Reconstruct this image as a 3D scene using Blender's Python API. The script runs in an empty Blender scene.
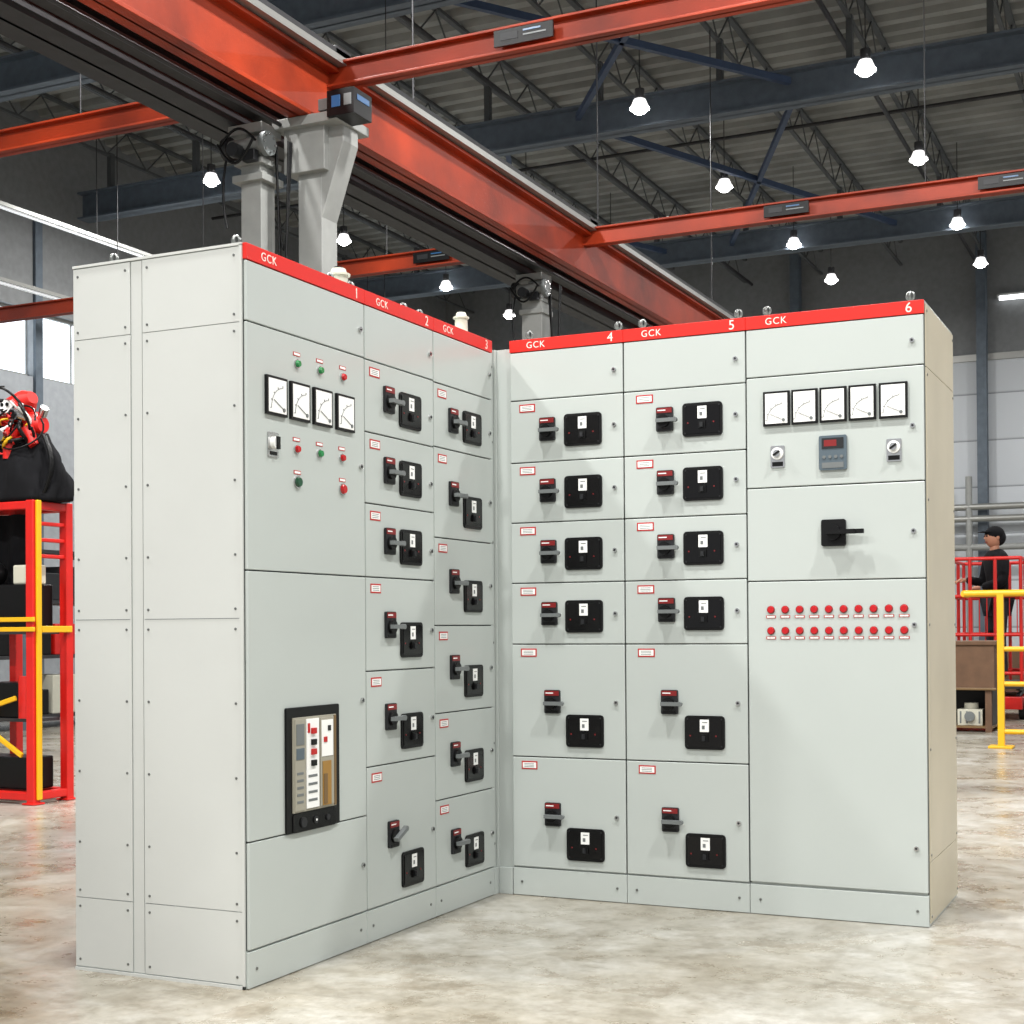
import bpy, bmesh, math, random
from mathutils import Matrix, Vector
random.seed(4)
S=bpy.context.scene
COL=bpy.context.collection
try:
    S.view_settings.view_transform='Standard'
    S.view_settings.look='None'
except Exception: pass

# ------------------------------------------------------------------ materials
def lin(c):
    c=c/255.0
    return c/12.92 if c<=0.04045 else ((c+0.055)/1.055)**2.4
def rgb(r,g,b): return (lin(r),lin(g),lin(b),1)
MATS={}
def mat(name,col,rough=.5,metal=0,noise=0,nscale=8,bump=0,bscale=40,emit=None,estr=0,coat=0,spec=.5,samp=True):
    if name in MATS: return MATS[name]
    m=bpy.data.materials.new(name); m.use_nodes=True
    nt=m.node_tree; b=nt.nodes['Principled BSDF']
    b.inputs['Base Color'].default_value=col
    b.inputs['Roughness'].default_value=rough
    b.inputs['Metallic'].default_value=metal
    b.inputs['Specular IOR Level'].default_value=spec
    if coat: b.inputs['Coat Weight'].default_value=coat; b.inputs['Coat Roughness'].default_value=.15
    if emit: 
        b.inputs['Emission Color'].default_value=emit
        b.inputs['Emission Strength'].default_value=estr
        if not samp: m.cycles.emission_sampling='NONE'
    if noise or bump:
        tc=nt.nodes.new('ShaderNodeTexCoord')
        n=nt.nodes.new('ShaderNodeTexNoise'); n.inputs['Scale'].default_value=nscale; n.inputs['Detail'].default_value=5
        nt.links.new(tc.outputs['Object'],n.inputs['Vector'])
        if noise:
            mr=nt.nodes.new('ShaderNodeMapRange'); mr.inputs[1].default_value=.3; mr.inputs[2].default_value=.7; mr.inputs[3].default_value=1-noise; mr.inputs[4].default_value=1+noise
            nt.links.new(n.outputs['Fac'],mr.inputs[0])
            mx=nt.nodes.new('ShaderNodeVectorMath'); mx.operation='SCALE'
            mx.inputs[0].default_value=col[:3]
            nt.links.new(mr.outputs[0],mx.inputs['Scale'])
            nt.links.new(mx.outputs[0],b.inputs['Base Color'])
        if bump:
            n2=nt.nodes.new('ShaderNodeTexNoise'); n2.inputs['Scale'].default_value=bscale
            nt.links.new(tc.outputs['Object'],n2.inputs['Vector'])
            bp=nt.nodes.new('ShaderNodeBump'); bp.inputs['Strength'].default_value=bump; bp.inputs['Distance'].default_value=.01
            nt.links.new(n2.outputs['Fac'],bp.inputs['Height'])
            nt.links.new(bp.outputs[0],b.inputs['Normal'])
    MATS[name]=m; return m
CAB=mat('cabinet_grey_paint',rgb(175,181,177),.3,noise=.02,nscale=2,bump=.12,bscale=4,coat=.3)
CABS=mat('cabinet_side_lit_grey',rgb(194,196,192),.3,noise=.03,nscale=2,bump=.14,bscale=4,coat=.3)  # cabinet grey lightened: light from the left is put into the colour
CABW=mat('cabinet_end_reflection_tint',rgb(184,175,153),.35,noise=.06,nscale=3)  # plain grey panel; warm reflection on it is put into the colour
GAP=mat('door_gap_shade',rgb(56,58,58),.7)  # gaps are the same grey; their shade is painted as dark strips
RED=mat('banner_red',rgb(208,26,12),.35)
WHT=mat('label_white',rgb(235,235,232),.4)
TXT=mat('banner_text',rgb(245,215,205),.5)
BLK=mat('black_plastic',rgb(9,9,10),.4,spec=.25)
BLK2=mat('black_gloss',rgb(6,5,6),.2,spec=.3)
DGR=mat('dark_grey_plastic',rgb(34,35,37),.45,spec=.3)
MGR=mat('handle_grey',rgb(104,108,108),.4)
CHR=mat('chrome',rgb(190,190,190),.25,1)
REDP=mat('red_plastic',rgb(175,20,20),.4)
DRED=mat('handle_red_cap',rgb(120,16,18),.4)
REDL=mat('red_lamp',rgb(175,12,20),.2)
GRNL=mat('green_lamp',rgb(40,125,70),.2)
DGRN=mat('dark_green_button',rgb(20,70,45),.3)
BEI=mat('breaker_beige',rgb(150,146,132),.45)
BRN=mat('breaker_brown',rgb(110,85,50),.45)
GLD=mat('breaker_amber',rgb(150,112,48),.4)
SCR=mat('screw_metal',rgb(120,122,120),.35,.8)
TEAL=mat('display_grey',rgb(80,92,100),.3)
ORG=mat('crane_orange',rgb(142,44,12),.5,noise=.5,nscale=1.3,bump=.1,spec=.35)
STL=mat('dark_steel',rgb(46,46,48),.55,.2,noise=.2)
RAIL=mat('aluminium_rail',rgb(150,150,146),.4,.6)
POST=mat('post_grey',rgb(138,139,136),.5,noise=.08)
BLU=mat('girder_bluegrey',rgb(82,92,102),.6,noise=.15)
BLUD=mat('brace_blue',rgb(46,62,88),.6,noise=.15)
JST=mat('joist_grey',rgb(72,75,76),.6,noise=.1)
DECK=mat('roof_deck',rgb(136,137,133),.7,noise=.3,nscale=1.0)
YEL=mat('safety_yellow',rgb(215,165,15),.4)
REDF=mat('frame_red',rgb(196,24,16),.4,noise=.08)
CLOTH=mat('black_cloth',rgb(13,13,16),.9,noise=.3,nscale=10,spec=.2)
PANTS=mat('trousers_dark',rgb(24,26,34),.9)
SKIN=mat('skin',rgb(165,115,90),.6)
CARD=mat('cardboard_brown',rgb(98,72,52),.8,noise=.15)
CRM=mat('cream_plastic',rgb(190,188,172),.5)
BLUL=mat('blue_panel',rgb(20,50,80),.3,emit=rgb(70,150,220),estr=.25)
LAMP=mat('lamp_glow',(1,1,1,1),.5,emit=(1,.98,.96,1),estr=20,samp=False)
DOME=mat('lamp_refractor',(.9,.9,.9,1),.4,emit=(1,.98,.97,1),estr=1.3,samp=False)
TUBE=mat('tube_glow',(1,1,1,1),.5,emit=(.85,.93,1,1),estr=.35,samp=False)
TUBE2=mat('tube_glow_wall',(1,1,1,1),.5,emit=(.95,.98,1,1),estr=3,samp=False)
GLASS=mat('window_daylight',(.8,.9,1,1),.3,emit=(.85,.93,1,1),estr=1.6,samp=False)
RUB=mat('rubber',rgb(30,30,30),.8)

# ------------------------------------------------------------------ builder
class MB:
    def __init__(s,M=None):
        s.v=[];s.f=[];s.mi=[];s.sm=[];s.mats=[];s.M=M or Matrix.Identity(4)
    def m(s,mt):
        if mt not in s.mats: s.mats.append(mt)
        return s.mats.index(mt)
    def add(s,vs,fs,mt,smooth=False):
        o=len(s.v); k=s.m(mt)
        s.v+= [tuple(s.M@Vector(v)) for v in vs]
        for f in fs:
            s.f.append([i+o for i in f]); s.mi.append(k); s.sm.append(smooth)
    def box(s,a,b,mt):
        x0,x1=sorted((a[0],b[0]));y0,y1=sorted((a[1],b[1]));z0,z1=sorted((a[2],b[2]))
        s.add([(x0,y0,z0),(x1,y0,z0),(x1,y1,z0),(x0,y1,z0),(x0,y0,z1),(x1,y0,z1),(x1,y1,z1),(x0,y1,z1)],
          [(0,3,2,1),(4,5,6,7),(0,1,5,4),(1,2,6,5),(2,3,7,6),(3,0,4,7)],mt)
    def cbox(s,c,d,mt): s.box([c[i]-d[i]/2 for i in range(3)],[c[i]+d[i]/2 for i in range(3)],mt)
    def cyl(s,p0,p1,r,mt,r2=None,seg=12,cap=True,smooth=True):
        p0=Vector(p0);p1=Vector(p1);d=(p1-p0)
        if d.length<1e-9: return
        d.normalize(); a=d.orthogonal().normalized(); b=d.cross(a)
        r2=r if r2 is None else r2
        A=[p0+(a*math.cos(t)+b*math.sin(t))*r for t in [2*math.pi*i/seg for i in range(seg)]]
        B=[p1+(a*math.cos(t)+b*math.sin(t))*r2 for t in [2*math.pi*i/seg for i in range(seg)]]
        s.add(A+B,[(i,(i+1)%seg,seg+(i+1)%seg,seg+i) for i in range(seg)],mt,smooth)
        if cap:
            s.add(A,[list(range(seg))[::-1]],mt); s.add(B,[list(range(seg))],mt)
    def beam(s,p0,p1,w,h,mt,up=(0,0,1)):
        p0=Vector(p0);p1=Vector(p1);d=(p1-p0).normalized()
        u=Vector(up); sd=d.cross(u)
        if sd.length<1e-4: sd=d.cross(Vector((1,0,0)))
        sd.normalize(); u=sd.cross(d)
        vs=[]
        for p in (p0,p1):
            for a,b in ((-1,-1),(1,-1),(1,1),(-1,1)): vs.append(p+sd*a*w/2+u*b*h/2)
        s.add(vs,[(0,3,2,1)[::-1],(4,5,6,7)[::-1],(0,1,5,4)[::-1],(1,2,6,5)[::-1],(2,3,7,6)[::-1],(3,0,4,7)[::-1]],mt)
    def tube(s,pts,r,mt,seg=8):
        for a,b in zip(pts[:-1],pts[1:]): s.cyl(a,b,r,mt,seg=seg)
        for p in pts[1:-1]: s.sph(p,r,mt,6,4)
    def sph(s,c,r,mt,seg=12,rings=8,sc=(1,1,1)):
        vs=[];fs=[]
        for j in range(rings+1):
            th=math.pi*j/rings
            for i in range(seg):
                ph=2*math.pi*i/seg
                vs.append((c[0]+r*sc[0]*math.sin(th)*math.cos(ph),c[1]+r*sc[1]*math.sin(th)*math.sin(ph),c[2]+r*sc[2]*math.cos(th)))
        for j in range(rings):
            for i in range(seg):
                a=j*seg+i;b=j*seg+(i+1)%seg
                fs.append((a,a+seg,b+seg,b))
        s.add(vs,fs,mt,True)
    def rrect(s,cx,cy,w,h,n0,n1,r,mt,seg=4):
        pts=[]
        for qx,qy,a0 in ((1,1,0),(-1,1,90),(-1,-1,180),(1,-1,270)):
            for k in range(seg+1):
                a=math.radians(a0+90*k/seg)
                pts.append((cx+qx*(w/2-r)+r*math.cos(a),cy+qy*(h/2-r)+r*math.sin(a)))
        n=len(pts)
        s.add([(x,y,n0) for x,y in pts]+[(x,y,n1) for x,y in pts],
          [list(range(n))[::-1],[i+n for i in range(n)]]+[(i,(i+1)%n,n+(i+1)%n,n+i) for i in range(n)],mt)
    def obj(s,name,parent=None,bevel=0,seg=2):
        me=bpy.data.meshes.new(name); me.from_pydata(s.v,[],s.f)
        for mt in s.mats: me.materials.append(mt)
        me.polygons.foreach_set('material_index',s.mi)
        me.polygons.foreach_set('use_smooth',s.sm)
        me.update()
        o=bpy.data.objects.new(name,me); COL.objects.link(o)
        if parent: o.parent=parent
        if bevel:
            b=o.modifiers.new('bevel','BEVEL'); b.width=bevel; b.segments=seg; b.limit_method='ANGLE'; b.angle_limit=math.radians(40)
        return o
def empty(name,loc=(0,0,0)):
    e=bpy.data.objects.new(name,None); COL.objects.link(e); e.empty_display_size=.1
    return e
def text(body,M,size,mt,parent,name,align='CENTER',ext=.0008):
    cu=bpy.data.curves.new(name,'FONT'); cu.body=body; cu.size=size; cu.extrude=ext
    cu.align_x=align; cu.align_y='CENTER'; cu.space_character=1.15
    t=bpy.data.objects.new(name+'_tmp',cu); COL.objects.link(t)
    bpy.context.view_layer.update()
    me=bpy.data.meshes.new_from_object(t.evaluated_get(bpy.context.evaluated_depsgraph_get()))
    bpy.data.objects.remove(t); me.transform(M); me.materials.clear(); me.materials.append(mt)
    o=bpy.data.objects.new(name,me); COL.objects.link(o); o.parent=parent
    return o

# frames: local (u, z, n)
ML=Matrix(((0,0,1,0),(1,0,0,0),(0,1,0,0),(0,0,0,1)))          # left wing front (faces +x)
MR=Matrix(((1,0,0,0),(0,0,-1,0),(0,1,0,0),(0,0,0,1)))         # right wing front (faces -y)

H=2.2; DT=.012; PB=.113; BT=2.151
def lock(b,u,z,n=DT):
    b.cyl((u,z,n),(u,z,n+.007),.0085,CHR,seg=14)
    b.cyl((u,z,n+.007),(u,z,n+.0085),.0045,DGR,seg=8)
def tag(b,u,z,w=.068,h=.032,n=DT):
    b.box((u-w/2,z-h/2,n),(u+w/2,z+h/2,n+.0012),REDP)
    b.box((u-w/2+.005,z-h/2+.005,n+.0012),(u+w/2-.005,z+h/2-.005,n+.002),WHT)
    for k in range(3):
        b.box((u-w/2+.012,z-.007+k*.006,n+.002),(u+w/2-.014,z-.005+k*.006,n+.0023),MGR)
def module(b,hu,hz,wu,wz,ww=.16,wh=.13,lever=0):
    n=DT
    b.rrect(hu-.002,hz,.066,.092,n,n+.010,.006,DGR)
    b.box((hu-.032,hz+.024,n+.010),(hu+.028,hz+.043,n+.012),DRED)
    b.box((hu-.028,hz+.032,n+.012),(hu+.004,hz+.036,n+.0126),WHT)
    b.box((hu-.028,hz-.042,n+.010),(hu+.024,hz-.034,n+.0115),BLK)
    b.cyl((hu-.004,hz-.006,n+.010),(hu-.004,hz-.006,n+.022),.024,BLK,seg=20)
    a=math.radians(lever)
    ca,sa=math.cos(a),math.sin(a)
    c0=(hu-.004,hz-.006)
    p0=(c0[0]-.024*ca,c0[1]-.024*sa,n+.029); p1=(c0[0]+.05*ca,c0[1]+.05*sa,n+.029)
    b.beam(p0,p1,.014,.018,MGR,up=(0,0,1))
    b.cyl((p1[0],p1[1],n+.022),(p1[0],p1[1],n+.037),.0095,MGR,seg=12)
    # breaker window
    b.rrect(wu,wz,ww,wh,n,n+.007,.014,BLK)
    b.rrect(wu,wz,ww-.020,wh-.020,n+.007,n+.009,.01,BLK2)
    b.box((wu-.017,wz+wh/2-.060,n+.009),(wu+.018,wz+wh/2-.014,n+.0105),WHT)
    b.box((wu-.009,wz+wh/2-.050,n+.0105),(wu+.002,wz+wh/2-.036,n+.0110),MGR)
    b.box((wu-.008,wz+wh/2-.026,n+.0105),(wu+.012,wz+wh/2-.023,n+.0110),MGR)
    b.box((wu-.014,wz-.034,n+.009),(wu+.014,wz-.006,n+.014),BLK)
    b.box((wu-.006,wz-.03,n+.014),(wu+.006,wz-.012,n+.022),DGR)
    for q in (-.055,.045):
        b.cyl((wu+q,wz-.012,n+.009),(wu+q,wz-.012,n+.0103),.0030,DRED,seg=8)
    for q in (-.066,.066):
        for w in (-.052,.052):
            b.cyl((wu+q,wz+w*wh/.13,n+.007),(wu+q,wz+w*wh/.13,n+.0105),.003,DGR,seg=6)
def meter(b,u0,u1,z0,z1,n=DT):
    w=u1-u0
    b.box((u0,z0,n),(u1,z1,n+.010),BLK)
    b.box((u0+.008,z0+.008,n+.010),(u1-.008,z1-.008,n+.0115),WHT)
    px,pz=u1-.022,z0+.02
    R=w*.62
    prev=None
    for k in range(9):
        a=math.radians(95+85*k/8)
        p=(px+R*math.cos(a),pz+R*math.sin(a),n+.0122)
        if prev: b.beam(prev,p,.0012,.0018,MGR,up=(0,0,1))
        if k%2==0:
            q=(px+(R+.006)*math.cos(a),pz+(R+.006)*math.sin(a),n+.0122)
            b.beam(p,q,.0012,.0014,BLK,up=(0,0,1))
        prev=p
    b.beam((px,pz,n+.013),(px-R*.9*math.cos(.45),pz+R*.9*math.sin(.45),n+.013),.001,.0014,BLK,up=(0,0,1))
    b.cyl((px,pz,n+.0115),(px,pz,n+.014),.006,MGR,seg=12)
def pilot(b,u,z,mt,r=.0115,n=DT,lab=True):
    b.cyl((u,z,n),(u,z,n+.005),r*1.25,CHR,seg=16)
    b.cyl((u,z,n+.005),(u,z,n+.013),r,mt,r*.8,seg=16)
    if lab: b.box((u-.019,z+.024,n),(u+.019,z+.036,n+.0015),REDP); b.box((u-.016,z+.0265,n+.0015),(u+.016,z+.0335,n+.002),WHT)

def eyebolt(b,x,y):
    b.cyl((x,y,H),(x,y,H+.010),.020,CRM,seg=12)
    b.cyl((x,y,H+.010),(x,y,H+.026),.010,SCR,seg=8)
    for ax in (0,1):
        k=[(x+(.012*math.cos(t) if ax else 0),y+(0 if ax else .012*math.cos(t)),H+.034+.012*math.sin(t)) for t in [2*math.pi*i/12 for i in range(13)]]
        b.tube(k,.006,SCR,6)

G=.0025
def cabinet(M,u0,u1,depth,bounds,num,side=None):
    e=empty('switchgear_cabinet')
    b=MB(M)
    b.box((u0+.0008,.0,-depth),(u1-.0008,H-.004,0),CAB)
    b.box((u0,H-.004,-depth),(u1-.0008,H,0.0),CAB)
    for z in bounds[1:-1]: b.box((u0+.003,z-.006,0),(u1-.003,z+.006,.0008),GAP)
    b.box((u0+.001,PB,0),(u0+.006,H-.01,.0008),GAP); b.box((u1-.006,PB,0),(u1-.001,H-.01,.0008),GAP)
    b.obj('carcass',e,.0015)
    d=MB(M)
    for a,c in zip(bounds[:-1],bounds[1:]):
        d.box((u0+G,c+G*.8,.0009),(u1-G,a-G*.8,DT),CAB)
    d.obj('doors',e,.003,3)
    p=MB(M)
    p.box((u0+.001,.002,0),(u1-.001,PB-.004,.010),CAB)
    for uu in (u0+.04,u1-.04):
        p.cyl((uu,.055,.010),(uu,.055,.0125),.005,SCR,seg=8)
    p.obj('plinth',e,.0015)
    r=MB(M)
    r.box((u0+.0005,BT+.001,0),(u1-.0005,H-.0005,.014),RED)
    r.obj('banner_strip',e,.001)
    text('GCK',M@Matrix.Translation((u0+.115,(BT+H)/2-.001,.0142)),.036,TXT,e,'banner_label')
    text(str(num),M@Matrix.Translation((u1-.052,(BT+H)/2-.001,.0142)),.05,TXT,e,'banner_number')
    return e

L=1.6916; YA=-1.0215; YB=-.5353; YC=-.0462
X0=.0737; X1=.5561; X2=1.0388; X3=1.6816; DL=.6429; DR=.634
# ---- cabinet 1
e=cabinet(ML,-L,YA,DL,[BT,1.9695,1.233,.431,PB],1)
b=MB(ML)
for i,(a,c) in enumerate(((-1.600,-1.492),(-1.471,-1.366),(-1.342,-1.236),(-1.208,-1.100))):
    meter(b,a,c,1.706,1.824)
for u,mt in ((-1.428,GRNL),(-1.298,GRNL),(-1.161,REDL)): pilot(b,u,1.883,mt)
for u,mt in ((-1.432,REDL),(-1.302,GRNL),(-1.169,REDL)): pilot(b,u,1.617,mt)
pilot(b,-1.428,1.515,DGRN,.016); pilot(b,-1.166,1.515,REDL,.016)
b.rrect(-1.560,1.617,.055,.075,DT,DT+.004,.004,CHR)
b.cyl((-1.560,1.622,DT+.004),(-1.560,1.622,DT+.018),.019,WHT,seg=16)
b.box((-1.566,1.602,DT+.018),(-1.554,1.640,DT+.026),BLK)
b.box((-1.578,1.585,DT+.004),(-1.542,1.596,DT+.0055),BLK)
lock(b,-1.052,2.06); lock(b,-1.052,1.60); lock(b,-1.052,.82); lock(b,-1.052,.27)
b.obj('instruments',e)
b=MB(ML) # air circuit breaker
b.rrect(-1.355,.624,.300,.385,DT,DT+.008,.006,BLK)
b.box((-1.476,.492,DT+.008),(-1.234,.785,DT+.014),BEI)
b.box((-1.471,.497,DT+.014),(-1.416,.780,DT+.017),BEI)
b.box((-1.466,.70,DT+.017),(-1.423,.765,DT+.019),MGR)
b.box((-1.466,.655,DT+.017),(-1.423,.69,DT+.019),TEAL)
for k in range(5): b.box((-1.462,.52+k*.022,DT+.017),(-1.427,.528+k*.022,DT+.018),MGR)
b.box((-1.409,.500,DT+.014),(-1.339,.778,DT+.018),WHT)
b.box((-1.331,.500,DT+.014),(-1.253,.778,DT+.018),BEI)
b.box((-1.326,.655,DT+.018),(-1.261,.770,DT+.020),WHT)
b.box((-1.321,.500,DT+.018),(-1.271,.64,DT+.020),GLD)
b.box((-1.317,.505,DT+.020),(-1.296,.60,DT+.022),BRN)
b.box((-1.249,.495,DT+.014),(-1.237,.782,DT+.017),BRN)
for z,mt in ((.74,REDP),(.705,BLK),(.675,REDP),(.64,BLK)):
    b.box((-1.386,z-.009,DT+.018),(-1.361,z+.009,DT+.025),mt)
b.box((-1.404,.735,DT+.018),(-1.392,.765,DT+.020),REDP)
b.box((-1.316,.70,DT+.020),(-1.298,.717,DT+.023),REDP); b.box((-1.292,.735,DT+.020),(-1.275,.752,DT+.022),DGR)
for z in (.60,.575,.55,.525): b.box((-1.401,z-.004,DT+.018),(-1.351,z+.004,DT+.0192),MGR)
b.rrect(-1.355,.459,.24,.058,DT+.008,DT+.011,.008,BLK2)
b.cyl((-1.421,.459,DT+.011),(-1.421,.459,DT+.016),.016,DGR,seg=14)
b.cyl((-1.351,.459,DT+.011),(-1.351,.459,DT+.015),.012,DGR,seg=14)
b.cyl((-1.351,.459,DT+.015),(-1.351,.459,DT+.016),.004,WHT,seg=8)
b.cyl((-1.281,.459,DT+.011),(-1.281,.459,DT+.015),.010,DGR,seg=14)
b.obj('air_circuit_breaker',e,.001)
# left side panels
MS=MR@Matrix.Translation((0,0,L))
b=MB(MS)
def sidepanel(b,ua,ub,cuts,mt,th=.004):
    for a,c in zip(cuts[:-1],cuts[1:]): b.box((ua,c+.0012,0),(ub,a-.0012,th),mt)
sidepanel(b,-.6405,-.4165,[2.19,1.966,.227,.012],CABS)
sidepanel(b,-.4125,-.3725,[2.19,.012],CABS,.002)
sidepanel(b,-.3685,-.0095,[2.19,1.966,.227,.012],CABS)
b.box((-.6429,0,0),(0,.010,.006),CABS); b.box((-.6429,2.192,0),(0,2.2,.006),CABS)
b.box((-.0085,0,0),(.0,2.195,.006),CABS)
for ua,ub in ((-.6405,-.4165),(-.3685,-.0095)):
    b.box((ua+.004,1.0905,.004),(ub-.004,1.0925,.0046),MGR)
    for u in (ua+.018,ub-.018):
        for z in (2.165,1.99,1.94,1.72,1.50,1.28,1.12,1.06,.84,.62,.40,.25,.20,.035):
            b.cyl((u,z,.004),(u,z,.0060),.0040,SCR,seg=8)
b.obj('side_panels',e,.0008)
# ---- cabinet 2
e=cabinet(ML,YA,YB,DL,[BT,1.9680,1.723,1.482,1.233,.9145,.5915,PB],2)
b=MB(ML)
lock(b,YB-.03,2.06)
for hz,hu,wz,zt in ((1.849,-.865,1.828,1.93),(1.604,-.865,1.587,1.685),(1.360,-.865,1.345,1.442),(1.071,-.865,1.018,1.195),(.754,-.865,.697,.877),(.348,-.852,.212,.553)):
    module(b,hu,hz,-.716,wz,.154,.124,0 if hz>.4 else 25); tag(b,-.957,zt); lock(b,YB-.03,hz-.02)
b.obj('feeder_units',e)
# ---- cabinet 3
e=cabinet(ML,YB,YC,DL,[BT,1.9640,1.727,1.393,1.0685,.7445,.425,PB],3)
b=MB(ML)
lock(b,YC-.03,2.06)
for hz,wz,zt in ((1.838,1.828,1.928),(1.563,1.502,1.687),(1.234,1.180,1.355),(.912,.855,1.03),(.586,.531,.706),(.260,.207,.387)):
    module(b,-.386,hz,-.230,wz,.152,.122); tag(b,-.470,zt); lock(b,YC-.03,hz-.01)
b.obj('feeder_units',e)
# ---- cabinets 4,5
B45=[BT,1.9580,1.711,1.473,1.234,.993,.549,PB]
e=cabinet(MR,X0,X1,DR,B45,4)
b=MB(MR); lock(b,.518,2.05)
for hu,hz,wz,zt in ((.240,1.838,1.828,1.926),(.240,1.597,1.586,1.678),(.242,1.356,1.345,1.440),(.244,1.113,1.101,1.201),(.254,.768,.656,.960),(.253,.327,.215,.516)):
    module(b,hu,hz,.388,wz,.157,.126); tag(b,.150,zt); lock(b,.518,wz+.01 if hz>.8 else hz)
b.obj('feeder_units',e)
e=cabinet(MR,X1,X2,DR,B45,5)
b=MB(MR); lock(b,1.0,2.05)
for hu,hz,wz,zt in ((.726,1.843,1.834,1.926),(.727,1.604,1.593,1.678),(.727,1.362,1.352,1.440),(.728,1.122,1.107,1.201),(.737,.774,.662,.960),(.737,.331,.221,.516)):
    module(b,hu,hz,.872,wz,.155,.126); tag(b,.642,zt); lock(b,1.0,wz+.01 if hz>.8 else hz)
b.obj('feeder_units',e)
# ---- cabinet 6
e=cabinet(MR,X2,X3,DR,[BT,1.9725,1.565,1.2225,PB+.004],6)
b=MB(MR)
for a,c in ((1.106,1.204),(1.211,1.306),(1.314,1.410),(1.418,1.514),(1.525,1.624)): meter(b,a,c,1.790,1.916)
for u,mt in ((1.157,WHT),(1.575,WHT)):
    b.rrect(u,1.677,.052,.080,DT,DT+.004,.004,CHR)
    b.cyl((u,1.688,DT+.004),(u,1.688,DT+.014),.022,WHT,seg=18)
    b.cyl((u,1.688,DT+.014),(u,1.688,DT+.022),.013,CHR,seg=16)
    b.beam((u-.012,1.680,DT+.024),(u+.012,1.696,DT+.024),.006,.008,BLK)
    b.box((u-.02,1.642,DT+.004),(u+.02,1.658,DT+.005),BLK)
b.rrect(1.360,1.680,.100,.124,DT,DT+.010,.006,TEAL)
b.box((1.321,1.695,DT+.010),(1.399,1.733,DT+.012),DGR)
b.box((1.329,1.703,DT+.012),(1.374,1.726,DT+.0125),DRED)
for i in range(4): b.cyl((1.329+i*.021,1.665,DT+.010),(1.329+i*.021,1.665,DT+.013),.006,MGR,seg=10)
b.box((1.321,1.625,DT+.010),(1.399,1.645,DT+.0115),MGR)
b.rrect(1.360,1.392,.088,.096,DT,DT+.012,.008,BLK)
b.cyl((1.360,1.392,DT+.012),(1.360,1.392,DT+.030),.028,BLK,seg=20)
b.beam((1.340,1.393,DT+.038),(1.445,1.393,DT+.038),.016,.026,BLK,up=(0,0,1))
b.beam((1.445,1.393,DT+.038),(1.474,1.393,DT+.038),.016,.014,BLK,up=(0,0,1))
for j,z in enumerate((1.118,1.041)):
    for i in range(10):
        u=1.127+i*(1.605-1.127)/9
        b.cyl((u,z,DT),(u,z,DT+.004),.0145,DRED,seg=16)
        b.cyl((u,z,DT+.004),(u,z,DT+.010),.0130,REDL,.011,seg=16)
        b.box((u-.018,z-.031,DT),(u+.018,z-.021,DT+.0015),REDP)
        b.box((u-.015,z-.029,DT+.0015),(u+.015,z-.023,DT+.002),WHT)
for z in (2.06,1.76,1.39,1.06,.275): lock(b,1.64,z)
b.obj('instruments',e)
MRS=ML@Matrix.Translation((0,0,X3))
b=MB(MRS)
sidepanel(b,.003,.63,[2.19,1.966,.227,.012],CABW)
for u in (.02,.612):
    for z in (2.165,1.94,1.5,1.06,.62,.25,.035): b.cyl((u,z,.004),(u,z,.0065),.0048,SCR,seg=8)
b.obj('side_panels',e,.0008)
# eyebolts
cabs=[o for o in bpy.data.objects if o.name.startswith('switchgear_cabinet')]
for c,(xs,ys) in zip(cabs,[((-.08,-.55),(-L+.08,YA-.07)),((-.08,-.55),(YA+.06,YB-.06)),((-.08,-.55),(YB+.06,YC-.06))]):
    b=MB()
    for x in xs:
        for y in ys: eyebolt(b,x,y)
    b.obj('lifting_eyes',c)
for c,xs in zip(cabs[3:],((X0+.05,X1-.05),(X1+.05,X2-.05),(X2+.06,X3-.06))):
    b=MB()
    for x in xs:
        for y in (.07,.56): eyebolt(b,x,y)
    b.obj('lifting_eyes',c)
# corner filler
b=MB()
b.box((-DL,YC+.001,0),(0,-.001,2.17),CAB); b.box((0,.0,0),(X0-.001,.25,2.17),CAB)
b.box((.001,-.012,0),(.012,-.001,2.17),CAB)
b.box((.0,YC+.002,0),(.010,-.013,.105),CAB); b.box((.013,-.010,0),(X0-.002,0,.105),CAB)
for z in (.2,.6,1.0,1.4,1.8,2.1): b.cyl((0,-.028,z),(.003,-.028,z),.005,SCR,seg=8)
b.obj('corner_filler_panel',None,.0015)
def cone_cap(x,y,r=.035,h=.1):
    b=MB(); b.cyl((x,y,H+.0005),(x,y,H+h*.75),r,CRM,r*.95,seg=18); b.cyl((x,y,H+h*.75),(x,y,H+h*.82),r*1.2,CRM,seg=18); b.cyl((x,y,H+h*.82),(x,y,H+h),r*.9,CRM,r*.7,seg=18)
    b.cyl((x,y,H+h),(x,y,H+h*1.06),r*.5,DGR,seg=14)
    b.obj('roof_vent_cap')
cone_cap(-.13,-.955,.034,.10); cone_cap(-.14,-.50,.026,.065); cone_cap(-.06,-.17,.026,.095)

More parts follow.
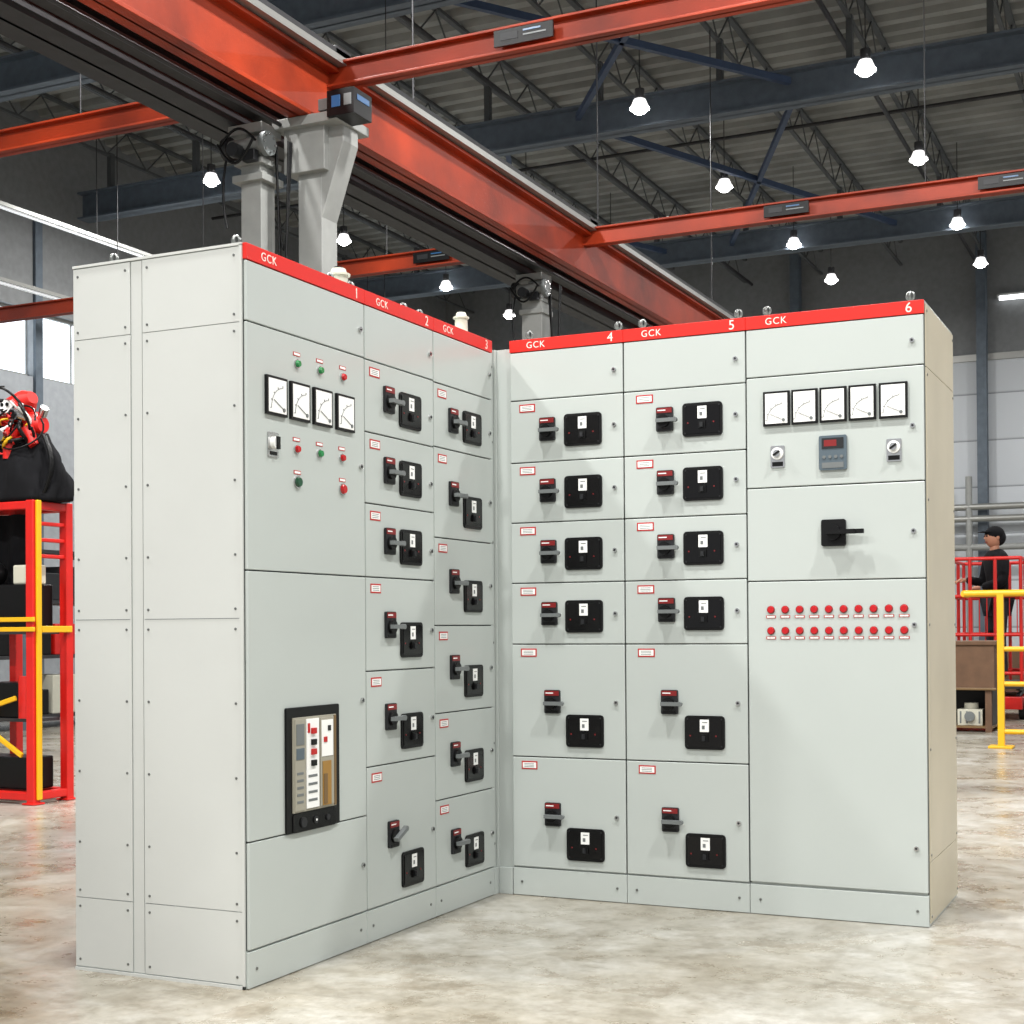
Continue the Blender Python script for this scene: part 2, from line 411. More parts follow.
# ------------------------------------------------------------------ room
def nodes_mat(name):
    m=bpy.data.materials.new(name); m.use_nodes=True
    return m,m.node_tree,m.node_tree.nodes['Principled BSDF']
def ramp(nt,inp,stops):
    r=nt.nodes.new('ShaderNodeValToRGB'); e=r.color_ramp.elements
    e[0].position=stops[0][0]; e[0].color=stops[0][1]; e[1].position=stops[-1][0]; e[1].color=stops[-1][1]
    for p,c in stops[1:-1]:
        q=e.new(p); q.color=c
    nt.links.new(inp,r.inputs[0]); return r
fm,nt,bs=nodes_mat('concrete_floor')
tc=nt.nodes.new('ShaderNodeTexCoord')
def noise(scale,det=8,rough=.6,dist=0,src=None):
    n=nt.nodes.new('ShaderNodeTexNoise'); n.inputs['Scale'].default_value=scale; n.inputs['Detail'].default_value=det
    n.inputs['Roughness'].default_value=rough; n.inputs['Distortion'].default_value=dist
    nt.links.new(tc.outputs['Object'],n.inputs['Vector']); return n
n1=noise(.9,10,.65,.5); n2=noise(2.6,12,.72,.25); n3=noise(30,6,.6); n4=noise(7,10,.75)
r1=ramp(nt,n1.outputs['Fac'],[(.36,rgb(150,144,132)),(.46,rgb(166,162,153)),(.56,rgb(177,175,169)),(.66,rgb(186,185,181))])
r2=ramp(nt,n2.outputs['Fac'],[(.36,rgb(200,190,174)),(.47,rgb(232,229,222)),(.6,rgb(246,246,245))])
r3=ramp(nt,n3.outputs['Fac'],[(.3,rgb(224,223,220)),(.7,rgb(255,255,255))])
r4=ramp(nt,n4.outputs['Fac'],[(.38,rgb(208,204,196)),(.5,rgb(240,239,236)),(.62,rgb(255,255,255))])
def mul(a,c,f=1):
    m=nt.nodes.new('ShaderNodeMix'); m.data_type='RGBA'; m.blend_type='MULTIPLY'; m.inputs[0].default_value=f
    nt.links.new(a,m.inputs[6]); nt.links.new(c,m.inputs[7]); return m.outputs[2]
nt.links.new(mul(mul(mul(r1.outputs[0],r2.outputs[0],.95),r3.outputs[0],.8),r4.outputs[0],.9),bs.inputs['Base Color'])
rr=nt.nodes.new('ShaderNodeMapRange'); rr.inputs[1].default_value=.35; rr.inputs[2].default_value=.65; rr.inputs[3].default_value=.20; rr.inputs[4].default_value=.42
nt.links.new(n2.outputs['Fac'],rr.inputs[0]); nt.links.new(rr.outputs[0],bs.inputs['Roughness'])
bp=nt.nodes.new('ShaderNodeBump'); bp.inputs['Strength'].default_value=.08; bp.inputs['Distance'].default_value=.01
nt.links.new(n2.outputs['Fac'],bp.inputs['Height']); nt.links.new(bp.outputs[0],bs.inputs['Normal'])
XW=-14.5; XE=11; YN=27; YS=-16; ZR=9.5
b=MB(); b.add([(XW-.3,YS,0),(XE,YS,0),(XE,YN+.3,0),(XW-.3,YN+.3,0)],[(0,1,2,3)],fm); b.obj('floor')

wm,nt,bs=nodes_mat('panel_wall'); tc=nt.nodes.new('ShaderNodeTexCoord')
sp=nt.nodes.new('ShaderNodeSeparateXYZ'); nt.links.new(tc.outputs['Object'],sp.inputs[0])
fr=nt.nodes.new('ShaderNodeMath'); fr.operation='FRACT'; nt.links.new(sp.outputs['Z'],fr.inputs[0])
rp=ramp(nt,fr.outputs[0],[(0,rgb(110,114,118)),(.05,rgb(184,188,192)),(1,rgb(192,196,200))])
nt.links.new(rp.outputs[0],bs.inputs['Base Color']); bs.inputs['Roughness'].default_value=.6
UPW=mat('upper_wall_dark',rgb(116,118,119),.7,noise=.1)
b=MB(); b.box((XW-.3,YN,0),(XE,YN+.3,6.75),wm); b.box((XW-.3,YN+.02,6.75),(XE,YN+.3,ZR+.2),UPW); 
b.box((XW,YN-.06,6.72),(XE,YN,6.86),RAIL)
b.obj('wall_north')
for x in (-9.5,-5.5,-1.5,2.5,6.5):
    b=MB(); b.box((x-.10,YN-.35,0),(x+.10,YN-.08,ZR-.1),BLU); b.obj('support_column')
b=MB()
for z in (3.55,3.3,2.7): b.cyl((-6,YN-.55,z),(XE-.1,YN-.55,z),.07,RAIL if z>3 else POST,seg=8)
for x in (-3,-1.75): b.cyl((x,YN-.55,0),(x,YN-.55,4.2),.07,POST,seg=8)
b.obj('wall_pipes')
b=MB(); b.box((-1.2,YN-.10,8.02),(.6,YN,8.10),POST); b.cyl((-1.15,YN-.12,8.0),(.55,YN-.12,8.0),.05,TUBE2,seg=10); b.obj('wall_tube_light')
WW=mat('west_wall',rgb(150,154,158),.7,noise=.08)
Z0W,Z1W=5.2,6.3
b=MB(); b.box((XW-.3,YS,0),(XW,YN,Z0W),WW); b.box((XW-.3,YS,Z1W),(XW,YN,ZR+.2),UPW)
ys=[-4,1,6.2,12.72,19.2,25.7]
for y in ys: b.box((XW-.3,y-.06,Z0W),(XW,y+.06,Z1W),WW)
b.obj('wall_west')
for i,(a,c) in enumerate(zip(ys[:-1],ys[1:])):
    b=MB(); b.box((XW-.22,a+.06,Z0W),(XW-.18,c-.06,Z1W),GLASS)
    n=int((c-a)/.9)
    for k in range(n+1):
        y=a+.06+(c-a-.12)*k/n; b.box((XW-.18,y-.012,Z0W),(XW-.15,y+.012,Z1W),POST)
    b.box((XW-.18,a+.06,Z0W),(XW-.12,c-.06,Z0W+.05),POST); b.box((XW-.18,a+.06,Z1W-.05),(XW-.12,c-.06,Z1W),POST)
    b.obj('window_%d'%(i+1))
for y in (6.2,12.72,19.2):
    b=MB(); b.box((XW+.002,y-.08,0),(XW+.06,y+.08,ZR-1.7),BLU); b.obj('support_column')
b=MB()
for x,z in ((-12.6,7.05),(-12.2,5.85)):
    b.box((x-.06,-2,z),(x+.06,24,z+.05),RAIL); b.box((x-.025,-2,z-.03),(x+.025,24,z),TUBE)
    for y in range(0,24,4): b.cyl((x,y,z+.05),(x,y,ZR-.7),.008,STL,seg=5)
b.obj('linear_light_fixture')
# roof deck corrugated
b=MB(); prof=[]; y=YS
while y<YN:
    prof+=[(y,ZR),(y+.15,ZR),(y+.20,ZR+.09),(y+.35,ZR+.09)]; y+=.40
vs=[];fs=[]
for (y,z) in prof: vs+=[(XW-.3,y,z),(XE,y,z)]
for i in range(len(prof)-1): fs.append((2*i,2*i+2,2*i+3,2*i+1))
b.add(vs,fs,DECK); b.obj('ceiling')
b=MB(); x=XW+.8
while x<XE:
    b.box((x-.04,YS,ZR-.05),(x+.04,YN-.05,ZR-.001),JST); b.box((x-.03,YS,ZR-.56),(x+.03,YN-.05,ZR-.52),JST)
    y=-4; k=0
    while y<YN-.6:
        b.beam((x,y,ZR-.53 if k%2 else ZR-.05),(x,y+.5,ZR-.05 if k%2 else ZR-.53),.018,.018,JST); y+=.5;k+=1
    x+=1.75
b.obj('roof_joists')
for gy in (-1.0,3.9,8.75,13.6,20.9):
    b=MB(); z0,z1=7.95,8.40
    b.box((XW+.2,gy-.14,z0),(XE,gy+.14,z0+.03),BLU); b.box((XW+.2,gy-.14,z1-.03),(XE,gy+.14,z1),BLU); b.box((XW+.2,gy-.012,z0),(XE,gy+.012,z1),BLU)
    x=XW+.8
    while x<XE: b.box((x-.04,gy-.05,z1),(x+.04,gy+.05,ZR-.5),JST); x+=1.75
    b.obj('roof_girder')
b=MB()
for x,ya,yb in ((-5.2,13.8,20.8),(-9.5,13.8,20.8),(-5.2,9.0,13.4)):
    b.beam((x,ya,8.2),(x+3,yb,8.2),.07,.09,BLUD); b.beam((x+3,ya,8.2),(x,yb,8.2),.07,.09,BLUD)
b.obj('roof_bracing')
b=MB()
for x,z in ((-6.4,8.76),(-1.6,8.8),(-9.0,8.76),(.8,8.76),(-11.5,8.76)): b.cyl((x,YS,z),(x,YN-.6,z),.035,STL,seg=8)
for y,z in ((10.0,8.85),(17.0,8.85),(24,8.85)): b.cyl((XW+.3,y,z),(XE,y,z),.03,STL,seg=8)
b.obj('sprinkler_pipes')

# high bay lamps
def highbay(x,y,z=8.0,power=0):
    e=empty('high_bay_lamp'); b=MB()
    b.cyl((x,y,z),(x,y,z+.13),.135,DOME,.08,seg=20,cap=False)
    b.cyl((x,y,z+.13),(x,y,z+.27),.065,STL,seg=14)
    b.cyl((x,y,z+.27),(x,y,ZR-.05),.008,STL,seg=5)
    b.cyl((x,y,z+.01),(x,y,z+.02),.13,LAMP,seg=20)
    b.sph((x,y,z),.10,LAMP,14,8,(1,1,.7))
    b.obj('fixture',e)
    if power:
        l=bpy.data.lights.new('bulb','AREA'); l.shape='DISK'; l.size=.4; l.energy=power; l.color=(1,.99,.97)
        o=bpy.data.objects.new('bulb',l); COL.objects.link(o); o.location=(x,y,z-.09); o.parent=e
for i,dx in enumerate((-13.7,-10.1,-6.65,-3.65,0,3.6)):
    for j,dy in enumerate((18.15,22.0,25.9,28.9)):
        dxx=dx+(.12 if j>1 and i==2 else 0)
        highbay(2.527+dxx,-5.186+dy,power=350 if (i in (0,2,4) and j in (0,2)) else 0)
for dx in (-7,-2.6,1.8):
    for dy in (-3,3,8.5): highbay(2.527+dx,-5.186+dy,power=500)  # unseen rows on the camera side, added to light the cabinets

# ------------------------------------------------------------------ crane gantry
e=empty('overhead_crane_gantry')
xm=-3.15
def ibeamY(b,x,z0,z1,w,ya,yb,mt,tf=.03,mf=None):
    mf=mf or mt
    b.box((x-w/2,ya,z0),(x+w/2,yb,z0+tf),mf); b.box((x-w/2,ya,z1-tf),(x+w/2,yb,z1),mt); b.box((x-.012,ya,z0),(x+.012,yb,z1),mt)
def ibeamX(b,y,z0,z1,w,xa,xb,mt,tf=.018):
    b.box((xa,y-w/2,z0),(xb,y+w/2,z0+tf),mt); b.box((xa,y-w/2,z1-tf),(xb,y+w/2,z1),mt); b.box((xa,y-.01,z0),(xb,y+.01,z1),mt)
b=MB(); ibeamY(b,xm,4.68,5.14,.18,-9,16.5,ORG)
b.obj('runway_beam',e,.004)
b=MB()
b.box((xm+.0,-9,5.15),(xm+.15,16.5,5.20),RAIL); b.box((xm+.06,-9,5.20),(xm+.12,16.5,5.26),STL)
b.obj('conductor_rail',e)
b=MB(); ibeamY(b,-3.74,4.64,4.98,.34,-9,16.5,STL,.04)
b.box((-3.52,-9,4.70),(-3.40,16.5,4.74),STL); b.cyl((-3.30,-9,4.64),(-3.30,16.5,4.64),.016,STL,seg=6)
b.obj('lower_rail_beam',e)
b=MB()
for y in (3.75,8.6):
    ibeamX(b,y,5.00,5.18,.12,-13.5,9.5,ORG)
    for x in (xm,): b.box((x-.12,y-.1,5.19),(x+.12,y+.1,5.28),STL)
b.obj('cross_beams',e,.003)
b=MB()
for y,xs in ((3.68,(-7.55,-1.55,)),(8.53,(1.0,-4.9,-1.0))):
    for x in xs:
        b.box((x-.22,y-.02,5.035),(x+.22,y,5.145),BLK)
        b.box((x-.17,y-.023,5.07),(x-.04,y-.02,5.12),DGR)
        b.box((x+.0,y-.023,5.08),(x+.17,y-.02,5.090),MGR); b.box((x+.0,y-.023,5.11),(x+.13,y-.02,5.122),BLUL)
b.obj('beam_nameplates',e)
b=MB()
for y in (3.75,8.6):
    for x in (-12,-8,-5.5,.3,6): b.cyl((x,y,5.19),(x,y,8.9),.006,STL,seg=5)
for y in (-3,1,5,9,13): b.cyl((xm,y,5.14),(xm,y,8.9),.008,STL,seg=5)
b.obj('hanger_rods',e)
def post(x,y,w,ztop):
    b=MB(); b.box((x-w/2,y-w/2,0),(x+w/2,y+w/2,ztop),POST); b.box((x-w,y-w,0),(x+w,y+w,.02),POST)
    return b
b=post(xm+.02,3.55,.20,4.66)
b.box((xm-.16,3.39,4.30),(xm+.18,3.71,4.67),POST)
b.box((xm-.22,3.33,4.61),(xm+.32,3.77,4.678),POST)
b.add([(xm+.12,3.45,3.98),(xm+.12,3.65,3.98),(xm+.12,3.65,4.62),(xm+.12,3.45,4.62),(xm+.30,3.45,4.5),(xm+.30,3.65,4.5),(xm+.30,3.45,4.62),(xm+.30,3.65,4.62)],[(0,4,6,3),(1,2,7,5),(0,1,5,4),(3,6,7,2),(4,5,7,6)],POST)
b.obj('bracket_post',e,.006)
b=MB(); b.box((xm+.26,3.30,4.62),(xm+.48,3.54,4.80),BLK); b.box((xm+.30,3.295,4.68),(xm+.37,3.30,4.76),BLUL); b.box((xm+.40,3.295,4.68),(xm+.46,3.30,4.76),MGR)
b.box((xm+.481,3.34,4.72),(xm+.485,3.50,4.76),BLUL)
b.box((xm+.15,3.36,4.70),(xm+.26,3.5,4.78),MGR)
b.obj('control_box',e,.006)
for (x,y,w) in ((-3.47,3.30,.17),(-3.47,8.10,.22)):
    b=post(x,y,w,4.36)
    b.box((x-.13,y-.13,4.22),(x+.13,y+.13,4.27),POST); b.box((x-.12,y-.12,4.34),(x+.12,y+.12,4.38),POST)
    b.box((x-.06,y-.06,4.38),(x+.06,y+.06,4.63),POST)
    b.box((x-.17,y-.12,4.56),(x+.12,y+.12,4.63),POST)
    b.cyl((x-.15,y-.10,4.47),(x+.13,y-.10,4.47),.06,POST,seg=18)
    b.cyl((x-.20,y-.10,4.47),(x-.15,y-.10,4.47),.085,STL,seg=18); b.cyl((x+.13,y-.10,4.47),(x+.17,y-.10,4.47),.085,MGR,seg=18)
    b.cyl((x-.05,y-.16,4.42),(x-.05,y-.24,4.42),.05,DGR,seg=14)
    b.box((x+.0,y-.19,4.34),(x+.10,y-.13,4.42),DGR)
    for i in range(8):
        a=2*math.pi*i/8; b.cyl((x+.17,y-.10+.065*math.cos(a),4.47+.065*math.sin(a)),(x+.180,y-.10+.065*math.cos(a),4.47+.065*math.sin(a)),.009,CHR,seg=6)
    b.obj('drive_post',e,.004)
    b=MB()
    for k in range(3):
        pts=[]; a0=x+.12+.02*k
        for t in range(15):
            s=t/14
            pts.append((a0+(.14-.02*k)*s,y+.04-.02*k,4.5-(.75+.25*k)*math.sin(s*math.pi)))
        b.tube(pts,.008,BLK,6)
    for q in (0,1):
        pts=[(x-.18+.30*t/12,y-.20-.03*q,4.47+(.10+.05*q)*math.sin(math.pi*t/12)*(-1 if q else 1)) for t in range(13)]
        b.tube(pts,.010,BLK,6)
    pts=[(x-.16-.04*math.sin(t*.5),y-.14,4.44-.09*t) for t in range(7)]
    b.tube(pts,.009,BLK,6)
    b.obj('festoon_cables',e)

# ------------------------------------------------------------------ left equipment rack (red / yellow)
e=empty('equipment_rack'); b=MB()
xa,xb,ya,yb=-5.2,-3.88,1.51,1.80; zt=1.86
for x in (xa,xb):
    for y in (ya,yb):
        b.box((x-.03,y-.03,0.0),(x+.03,y+.03,zt),REDF)
        b.box((x-.05,y-.05,0),(x+.05,y+.05,.012),REDF)
for z in (zt-.03,.05):
    for y in (ya,yb): b.box((xa,y-.025,z-.025),(xb,y+.025,z+.025),REDF)
    for x in (xa,xb): b.box((x-.025,ya,z-.025),(x+.025,yb,z+.025),REDF)
for z in (1.52,1.62,1.72): b.box((xb-.015,ya,z-.012),(xb+.015,yb,z+.012),REDF)
for x in (-4.3,): b.box((x-.03,yb-.03,0.0),(x+.03,yb+.03,zt),REDF)
b.obj('frame',e,.006)
b=MB()
b.box((xb+.031,ya-.01,.03),(xb+.048,ya+.028,zt-.001),YEL)
for z in (1.07,1.13): b.box((xa,ya-.05,z-.014),(xb+.05,ya-.031,z+.014),YEL)
b.box((xb+.031,ya+.03,1.05),(xb+.05,yb,1.09),YEL)
b.beam((xa+.4,ya-.042,.42),(xb-.1,ya-.042,.65),.02,.03,YEL); b.beam((xa+.2,ya-.042,.9),(xb-.05,ya-.042,.30),.02,.03,YEL)
b.obj('yellow_bars',e,.004)
b=MB(); b.box((xa,ya+.01,zt-.010),(xb,yb-.01,zt),STL); b.box((xa+.03,ya+.03,1.04),(xb-.03,yb-.03,1.06),STL); b.box((xa+.03,ya+.03,.5),(xb-.03,yb-.03,.52),STL)
b.obj('shelves',e)
b=MB()
b.cbox((-4.2,1.66,.63),(.32,.20,.22),BLK); b.cyl((-4.02,1.6,.52),(-4.02,1.6,.78),.05,REDF); b.cbox((-4.6,1.66,.66),(.3,.2,.26),DGR)
b.cbox((-4.15,1.66,1.21),(.4,.2,.28),BLK); b.cbox((-4.6,1.66,1.2),(.3,.2,.26),CRM); b.cyl((-4.4,1.60,.52),(-4.4,1.60,.72),.06,YEL)
b.cbox((-4.02,1.63,1.41),(.18,.1,.12),CRM); b.sph((-4.3,1.62,1.42),.08,BLK); b.cbox((-4.2,1.66,.18),(.5,.2,.2),BLK)
b.obj('stored_tools',e,.01)
b=MB(); vs=[];fs=[]
for i in range(25):
    t=i/24; x=-5.1+1.05*t
    for j in range(9):
        s=j/8; vs.append((x,yb-.06+.03*math.sin(t*28+s*2),1.80-.75*s-.15*math.sin(t*5)*s))
for i in range(24):
    for j in range(8): a=i*9+j; fs.append((a,a+1,a+10,a+9))
b.add(vs,fs,CLOTH,True); b.obj('hanging_tarp',e)
# hoist on rack
e=empty('chain_hoist')
bx,by=-4.09,1.66; zb=zt+.003
b=MB(); vs=[];fs=[]; seg=48; rings=16
for j in range(rings+1):
    t=j/rings; z=zb+.40*t
    for i in range(seg):
        a=2*math.pi*i/seg
        r=(.33-.15*t**1.8)*(1+.10*math.sin(5*a+3*t)+.06*math.sin(11*a-6*t)+.04*math.sin(19*a+11*t))
        vs.append((bx+r*1.0*math.cos(a),by+r*.55*math.sin(a),z+.03*math.sin(7*a)*t))
for j in range(rings):
    for i in range(seg):
        a0=j*seg+i;a1=j*seg+(i+1)%seg; fs.append((a0,a1,a1+seg,a0+seg))
fs.append(list(range(rings*seg,(rings+1)*seg))); fs.append(list(range(seg))[::-1])
b.add(vs,fs,CLOTH,True); b.obj('black_cover',e)
b=MB(); z=zb+.50
b.cyl((bx-.10,by,z+.08),(bx+.04,by-.02,z+.13),.085,REDF,.075,seg=18); b.cyl((bx+.04,by-.02,z+.13),(bx+.10,by-.03,z+.15),.075,REDF,.04,seg=18)
b.cyl((bx-.14,by,z-.01),(bx+.10,by,z-.02),.085,REDF,seg=20); b.cyl((bx+.10,by,z-.02),(bx+.16,by,z-.02),.085,REDF,.05,seg=20)
b.cyl((bx-.19,by,z-.015),(bx-.14,by,z-.01),.06,REDF,.085,seg=20)
b.cyl((bx+.10,by-.08,z-.05),(bx+.16,by-.08,z-.16),.045,REDF,.03,seg=14); b.cyl((bx-.12,by-.1,z-.05),(bx-.17,by-.1,z-.16),.045,REDF,.03,seg=14)
b.cyl((bx,by-.1,z-.05),(bx-.01,by-.12,z-.24),.055,REDF,.035,seg=14)
b.cyl((bx+.06,by-.08,z+.03),(bx+.06,by-.16,z+.03),.05,CHR,.04,seg=16); b.cyl((bx+.06,by-.16,z+.03),(bx+.06,by-.17,z+.03),.028,BLK,seg=14)
b.rrect(bx-.04,0,.001,.001,0,.0001,.0001,WHT)
b.cyl((bx-.04,by-.08,z+.09),(bx-.03,by-.13,z+.09),.05,WHT,.042,seg=14); b.cyl((bx-.05,by-.13,z+.10),(bx-.05,by-.137,z+.10),.012,BLK,seg=10); b.cyl((bx-.01,by-.13,z+.10),(bx-.01,by-.137,z+.10),.012,BLK,seg=10)
b.cyl((bx+.15,by,z+.04),(bx+.19,by-.02,z+.08),.028,CHR,seg=12); b.cyl((bx-.02,by-.15,z-.10),(bx-.02,by-.19,z-.10),.035,CHR,seg=14)
b.obj('hoist_body',e)
b=MB()
random.seed(9)
for k in range(30):
    mt=(BLK,REDF,BLK,BLK,REDF,CHR,BLK,REDF,BLK,YEL,BLK,WHT,BLK)[k%13]
    a0=random.uniform(0,6.28); span=random.uniform(1.6,3.8); r0=random.uniform(.07,.18); ex=random.uniform(.8,1.15); pts=[]
    cx_,cz_=bx+random.uniform(-.07,.08),z+random.uniform(-.12,.08)
    for t in range(13):
        a=a0+span*t/12
        pts.append((cx_+r0*math.cos(a),by-.12-.05*math.sin(t*.5+k),cz_+r0*ex*math.sin(a)))
    b.tube(pts,random.choice((.006,.009,.012)),mt,6)
for k in range(3):
    pts=[(bx+.22+.06*math.sin(math.pi*t/10)+.02*k,by-.05-.03*k,z-.1-.36*t/10) for t in range(11)]
    b.tube(pts,.010,BLK,6)
b.obj('hoses',e)

# far storage rack at left
e=empty('storage_rack'); b=MB()
for x in (-9.6,-8.8):
    for y in (4.5,6.5,8.5): b.box((x-.04,y-.04,0),(x+.04,y+.04,2.0),BLU)
for z in (.15,.8,1.4,1.95): b.box((-9.6,4.5,z-.04),(-8.8,8.5,z),STL)
b.obj('frame',e)
random.seed(4)
b=MB()
for z in (.15,.8,1.4):
    y=4.65
    while y<8.0:
        w=random.uniform(.2,.42); h=random.uniform(.2,.48)
        b.box((-9.4,y,z),(-8.82,y+w,z+h),random.choice((BLK,DGR,BLK,REDF,STL,DGR,CRM))); y+=w+.06
b.obj('stored_boxes',e,.01)

# ------------------------------------------------------------------ right background
e=empty('wooden_packing_bench'); b=MB()
b.box((-.4,9.62,.42),(.75,10.3,.88),CARD); b.box((-.42,9.60,.86),(.77,10.32,.90),CARD)
b.box((-.42,9.60,.415),(.77,9.62,.44),BRN)
b.obj('box_top',e,.006)
b=MB()
for x in (-.36,.69):
    for y in (9.66,10.24): b.box((x-.03,y-.03,0),(x+.03,y+.03,.42),CARD)
b.box((-.36,10.2,.06),(.72,10.24,.42),BLK); b.box((-.4,9.64,.04),(.73,10.28,.06),BRN)  # black back sheet, and the sides below, stand in for shade under the bench
b.box((-.38,9.7,.06),(-.36,10.2,.42),BLK);b.box((.70,9.7,.06),(.72,10.2,.42),BLK)
b.obj('legs_and_shelf',e)
b=MB(); b.cbox((.50,9.85,.14),(.24,.22,.16),CRM); b.cyl((.50,9.73,.15),(.50,9.70,.15),.05,MGR,seg=14); b.cyl((.5,9.85,.22),(.5,9.85,.28),.07,CRM,seg=14)
for k in (-.09,-.03,.09): b.box((.5+k-.008,9.735,.08),(.5+k+.008,9.74,.2),MGR)
b.obj('pump_unit',e,.01)

e=empty('safety_barrier'); b=MB()
yy=7.82
for x in (1.02,2.1):
    b.box((x-.028,yy-.028,0),(x+.028,yy+.028,1.33),YEL); b.box((x-.10,yy-.10,0),(x+.10,yy+.10,.02),YEL)
b.cyl((.72,yy,1.33),(2.4,yy,1.33),.03,YEL,seg=12)
b.cyl((.72,yy,1.33),(.72,yy+.25,1.33),.03,YEL,seg=12)
b.cyl((1.02,yy,.85),(2.1,yy,.85),.022,YEL,seg=10); b.cyl((1.02,yy,.55),(2.1,yy,.55),.022,YEL,seg=10); b.cyl((1.02,yy,.14),(2.1,yy,.14),.022,YEL,seg=10)
b.obj('barrier_frame',e,.004)

e=empty('scissor_lift'); b=MB()
x0_,x1_,y0_,y1_=0.0,.80,11.6,13.0; zf=.40
b.box((x0_,y0_,.12),(x1_,y1_,.26),REDF); b.box((x0_-.02,y0_-.02,zf-.05),(x1_+.02,y1_+.02,zf),STL)
for s in (0,1):
    xx=x0_+.05 if s==0 else x1_-.05
    b.beam((xx,y0_+.1,.27),(xx,y1_-.1,.35),.04,.04,STL); b.beam((xx,y0_+.1,.35),(xx,y1_-.1,.27),.04,.04,STL)
for x in (x0_,x1_):
    for y in (y0_+.25,y1_-.25): b.cyl((x-.05,y,.12),(x+.05,y,.12),.12,RUB,seg=18)
b.obj('chassis',e,.006)
b=MB()
for z in (zf+.12,.95,1.38,1.80):
    for y in (y0_,y1_): b.cyl((x0_,y,z),(x1_,y,z),.02,REDF,seg=8)
    for x in (x0_,x1_): b.cyl((x,y0_,z),(x,y1_,z),.02,REDF,seg=8)
for y in (y0_,y1_):
    for x in (x0_,x0_+.26,x0_+.53,x1_): b.cyl((x,y,zf),(x,y,1.80),.02,REDF,seg=8)
for y in (y0_+.47,y0_+.94):
    for x in (x0_,x1_): b.cyl((x,y,zf),(x,y,1.8),.02,REDF,seg=8)
for k in range(10):
    x=x0_+.08*k+.04; b.cyl((x,y0_,.95),(x,y0_,1.38),.006,REDF,seg=5)
b.obj('guard_rails',e)

def skinned(name,parent,verts,edges,radii,mt,root=0,sub=2):
    me=bpy.data.meshes.new(name); me.from_pydata(verts,edges,[]); me.materials.append(mt)
    o=bpy.data.objects.new(name,me); COL.objects.link(o); o.parent=parent
    sk=o.modifiers.new('skin','SKIN'); sk.use_smooth_shade=True
    lay=me.skin_vertices[0] if me.skin_vertices else None
    if lay is None:
        bpy.context.view_layer.objects.active=o; bpy.context.view_layer.update(); lay=me.skin_vertices[0]
    for i,r in enumerate(radii):
        lay.data[i].radius=(r,r) if not isinstance(r,tuple) else r
        lay.data[i].use_root=(i==root)
    s=o.modifiers.new('sub','SUBSURF'); s.levels=sub; s.render_levels=sub
    return o
e=empty('worker')
px,py=.49,12.1
R=Matrix.Translation((px,py,zf))@Matrix.Rotation(math.radians(-60),4,'Z')
def T(v): return tuple(R@Vector(v))
V=[(0,0,.95),(0,.01,1.12),(0,-.01,1.30),(0,-.01,1.45),(0,-.03,1.52),
   (.19,-.01,1.40),(.27,-.04,1.14),(.20,-.27,1.08),
   (-.19,-.01,1.40),(-.27,-.05,1.15),(-.16,-.29,1.18),
   (.09,0,.90),(.11,-.02,.50),(.12,.02,.09),(.12,-.12,.05),
   (-.09,0,.90),(-.11,-.02,.50),(-.12,.02,.09),(-.12,-.12,.05)]
E=[(0,1),(1,2),(2,3),(3,4),(3,5),(5,6),(6,7),(3,8),(8,9),(9,10)]
skinned('jacket',e,[T(v) for v in V[:11]],E,[(.17,.13),(.16,.12),(.18,.13),(.12,.10),(.06,.06),.082,.064,.048,.082,.064,.048],CLOTH)
VL=[V[0]]+V[11:]
skinned('trousers',e,[T(v) for v in VL],[(0,1),(1,2),(2,3),(3,4),(0,5),(5,6),(6,7),(7,8)],[.14,.10,.07,.055,.045,.10,.07,.055,.045],PANTS)
hd=MB(R)
hd.sph((0,-.035,1.66),.105,SKIN,20,14,(.80,.95,1.15)); hd.cyl((0,-.02,1.48),(0,-.025,1.60),.055,SKIN,.05,seg=14)
hd.add([(0,-.155,1.65),(-.016,-.128,1.63),(.016,-.128,1.63),(0,-.128,1.68)],[(0,1,3),(0,3,2),(0,2,1),(1,2,3)],SKIN)
for s in (-1,1):
    hd.sph((s*.083,-.02,1.655),.026,SKIN,10,8,(.4,.8,1.2)); hd.sph((s*.033,-.128,1.675),.011,BLK,8,6)
hd.box((-.025,-.134,1.603),(.025,-.120,1.609),DRED)
hd.obj('head',e)
hd=MB(R); hd.sph((0,-.02,1.70),.110,CLOTH,20,12,(.88,1.02,.85)); hd.sph((0,.02,1.66),.098,CLOTH,18,10,(.85,.9,1.0))
hd.box((-.07,-.20,1.715),(.07,-.09,1.726),CLOTH)
hd.obj('cap',e,.003)
for s,w in ((1,(.20,-.27,1.08)),(-1,(-.16,-.29,1.18))):
    vv=[w,(w[0],w[1]-.05,w[2]-.005),(w[0],w[1]-.09,w[2]-.01)]; ee=[(0,1),(1,2)]; rr_=[.026,.032,.028]
    for k in range(4):
        ox=(k-1.5)*.02; L_=(.055,.07,.068,.05)[k]; n=len(vv)
        vv+=[(w[0]+ox,w[1]-.10,w[2]-.01),(w[0]+ox,w[1]-.10-L_*.6,w[2]-.025),(w[0]+ox,w[1]-.10-L_*.8,w[2]-.055)]
        ee+=[(2,n),(n,n+1),(n+1,n+2)]; rr_+=[.010,.009,.008]
    n=len(vv); vv+=[(w[0]-s*.035,w[1]-.06,w[2]-.01),(w[0]-s*.05,w[1]-.10,w[2]-.03)]; ee+=[(1,n),(n,n+1)]; rr_+=[.011,.009]
    skinned('hand_l' if s>0 else 'hand_r',e,[T(v) for v in vv],ee,rr_,SKIN,0,1)

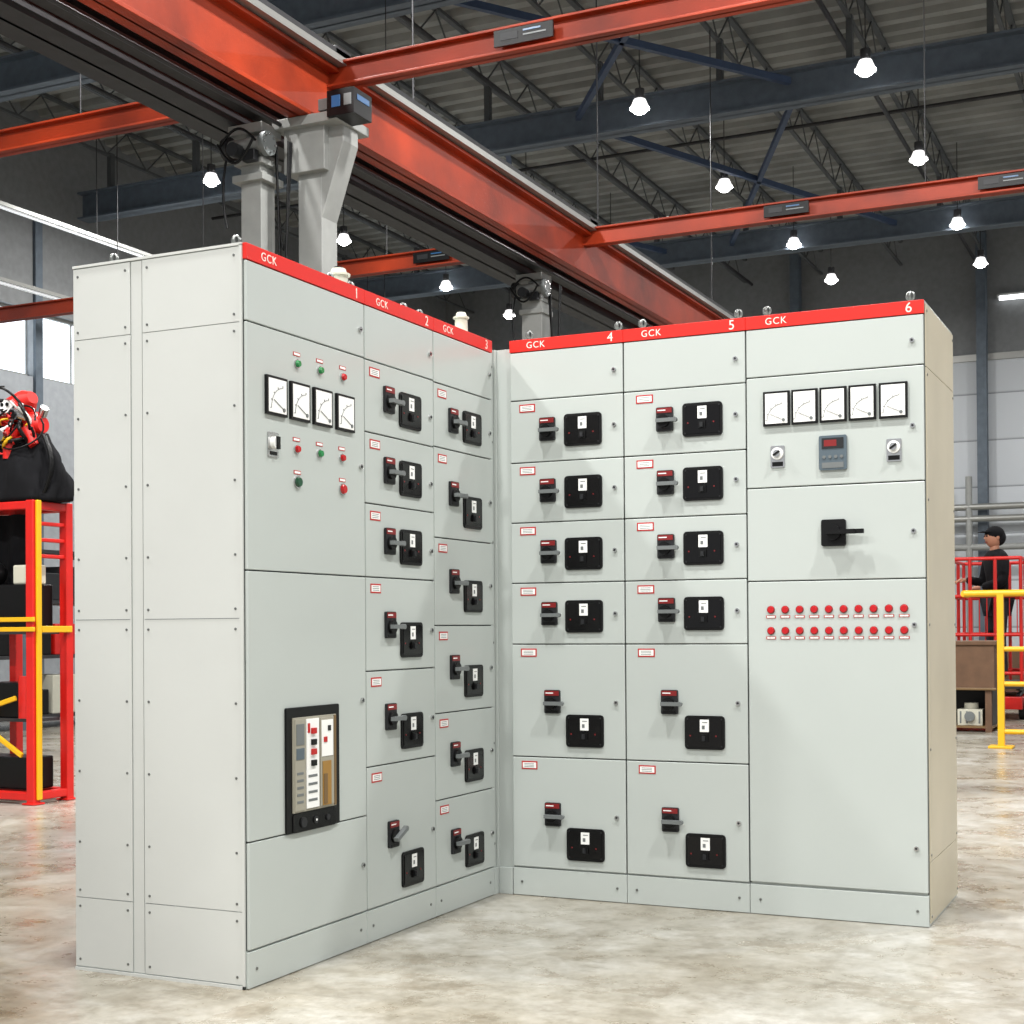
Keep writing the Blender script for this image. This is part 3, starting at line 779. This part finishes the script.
e=empty('tool_cart'); b=MB()
b.box((1.02,10.2,.2),(1.82,10.7,.9),DGR); b.box((1.0,10.18,.9),(1.84,10.72,.93),STL)
for z in (.32,.5,.68): b.box((1.07,10.185,z),(1.77,10.2,z+.14),REDF if z>.6 else STL); 
for x in (1.10,1.74):
    for y in (10.28,10.62): b.cyl((x-.02,y,.08),(x+.02,y,.08),.08,RUB,seg=14); b.box((x-.02,y-.02,.08),(x+.02,y+.02,.2),STL)
b.cbox((1.3,10.4,1.0),(.3,.2,.14),CRM)
b.obj('cart_body',e,.006)
e=empty('pallet_with_cartons'); b=MB()
for k in range(5): b.box((-.4+k*.25,14.4,.1),(-.4+k*.25+.12,15.4,.13),CARD)
for k in (0,.45,.9): b.box((-.4,14.4+k,0),(.72,14.5+k,.1),CARD)
b.obj('pallet',e)
b=MB(); b.box((-.38,14.45,.131),(.2,15.0,.7),CARD); b.box((.22,14.5,.131),(.7,15.1,.75),CARD)
b.obj('cartons',e,.01)

# ------------------------------------------------------------------ world: added frontal fill; hall's south/east side is left open to let it in
w=bpy.data.worlds.new('sky_fill'); S.world=w; w.use_nodes=True
bg=w.node_tree.nodes['Background']; bg.inputs[0].default_value=(.94,.97,1,1); bg.inputs[1].default_value=.78

# ------------------------------------------------------------------ camera
yaw,pitch,roll=.4422,.0081,-.0067
f=Vector((-math.sin(yaw)*math.cos(pitch),math.cos(yaw)*math.cos(pitch),math.sin(pitch)))
r=Vector((math.cos(yaw),math.sin(yaw),0)); u=r.cross(f)
r2=r*math.cos(roll)+u*math.sin(roll); u2=-r*math.sin(roll)+u*math.cos(roll)
cd=bpy.data.cameras.new('camera'); co=bpy.data.objects.new('camera',cd); COL.objects.link(co)
M=Matrix.Identity(4)
for i in range(3): M[i][0]=r2[i]; M[i][1]=u2[i]; M[i][2]=-f[i]
M[0][3],M[1][3],M[2][3]=2.527,-5.1862,1.0564
co.matrix_world=M
cd.sensor_width=36; cd.sensor_fit='HORIZONTAL'; cd.lens=1440.58/1024*36; cd.shift_y=(616.66-512)/1024
cd.clip_end=200
S.camera=co
